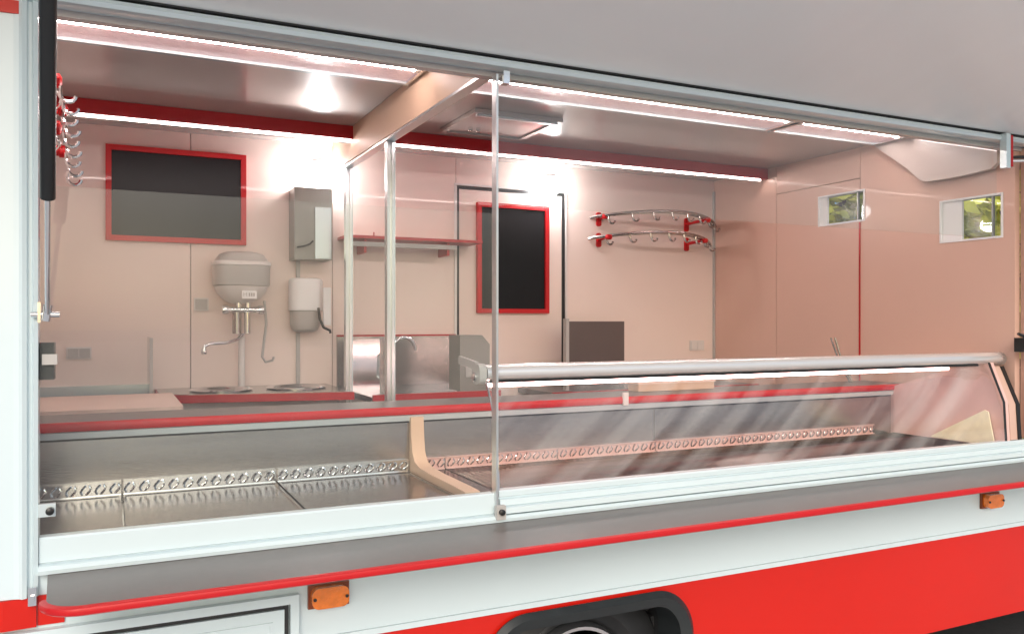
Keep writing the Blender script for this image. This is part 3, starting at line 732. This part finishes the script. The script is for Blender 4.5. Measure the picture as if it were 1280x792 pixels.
# roof hatch
RH = thing('roof_hatch', (1.41, 1.05, ZC), 'square framed roof hatch in the ceiling right of the beam', 'roof hatch')
frame('hatch_frame', 1.225, 1.60, .87, 1.245, .022, ZC-.016, ZC-.001, 'ceiling', RH, axis='z')
box('hatch_lid', (1.250, .895, ZC-.010), (1.575, 1.22, ZC-.002), 'ceiling', RH)
box('hatch_bar', (1.24, .885, ZC-.024), (1.585, .900, ZC-.0165), 'alu', RH, bevel=.002)
for x in (1.31, 1.345): lathe('hatch_knob', [(.010, 0), (.010, -.014), (.005, -.017)], (x, 1.12, ZC-.0105), 'chrome', RH, n=14)
# glowing globes added for the two white flares on the back wall
def add_flare_globe(x, z, label, energy):
    t = thing('flare_globe', (x, 1.72, z), label, 'flare globe', 'white globes standing in for flares on the back wall')
    lathe('flare_globe_base', [(.03, 0), (.034, .004), (.034, .014), (.026, .018)], (x, 1.715, z+.0465), 'plastic', t, n=24)
    lathe('flare_glow', [(.012, .046), (.030, .038), (.044, .020), (.048, 0), (.044, -.020), (.030, -.038), (.010, -.047)], (x, 1.715, z), 'flare_glow', t, n=28)
add_flare_globe(.835, 2.41, 'glowing white globe standing in for a flare above the towel dispenser', 0)
add_flare_globe(2.0, 2.432, 'glowing white globe standing in for a flare above the back door', 0)

# ---------------------------------------------------------------- trees beyond the truck and behind the camera
def tree(x, y, h, r, leafm, label, n=2600, seed=1, ls=.16, group='trees around the truck'):
    rnd = random.Random(seed)
    t = thing('tree', (x, y, .38), label, 'tree', group)
    bm = bmesh.new()
    a_tube(bm, [(x, y, .3), (x+.05, y, .38+h*.3), (x-.08, y+.1, .38+h*.6), (x, y, .38+h*.9)], [.16, .12, .08, .02], 9)
    for k in range(9):
        a = k*2.4; z = .38 + h*(.25+.06*k)
        a_tube(bm, [(x, y, z), (x+math.cos(a)*r*.5, y+math.sin(a)*r*.5, z+h*.09), (x+math.cos(a)*r*.85, y+math.sin(a)*r*.85, z+h*.17)], [.05, .035, .01], 6)
    finish(bm, 'trunk', 'bark', t, smooth=True)
    cl = []
    for k in range(46):
        a = rnd.uniform(0, 6.283); q = rnd.random()**.5; zz = rnd.uniform(-.78, 1)
        k2 = math.sqrt(max(.05, 1-zz*zz*.85))
        cl.append(Vector((x+math.cos(a)*r*q*k2, y+math.sin(a)*r*q*k2, .38+h*.60+zz*h*.40)))
    V, F = [], []
    for k in range(n):
        c = rnd.choice(cl); d = Vector((rnd.gauss(0, 1), rnd.gauss(0, 1), rnd.gauss(0, .8))) * r*.15
        p = c + d; s = ls*rnd.uniform(.5, 1.2)
        u = Vector((rnd.uniform(-1, 1), rnd.uniform(-1, 1), rnd.uniform(-.6, .6))).normalized(); v = u.orthogonal().normalized()
        v.rotate(Matrix.Rotation(rnd.uniform(0, 6), 3, u))
        b = len(V); V += [p-u*s, p+v*s*.45, p+u*s, p-v*s*.45]; F.append((b, b+1, b+2, b+3))
    me = bpy.data.meshes.new('crown'); base = Vector((x, y, .38)); me.from_pydata([tuple(q-base) for q in V], [], F); me.materials.append(M[leafm])
    o = bpy.data.objects.new('crown', me); C.objects.link(o); o.parent = t
tree(7.9, 5.5, 4.9, 1.5, 'leaf', 'yellow green tree seen through the small side window left of the added pane', 16000, 3, .10)
tree(7.9, 3.1, 4.7, 1.5, 'leaf', 'yellow green tree behind the added window pane nearest the opening', 16000, 5, .10)
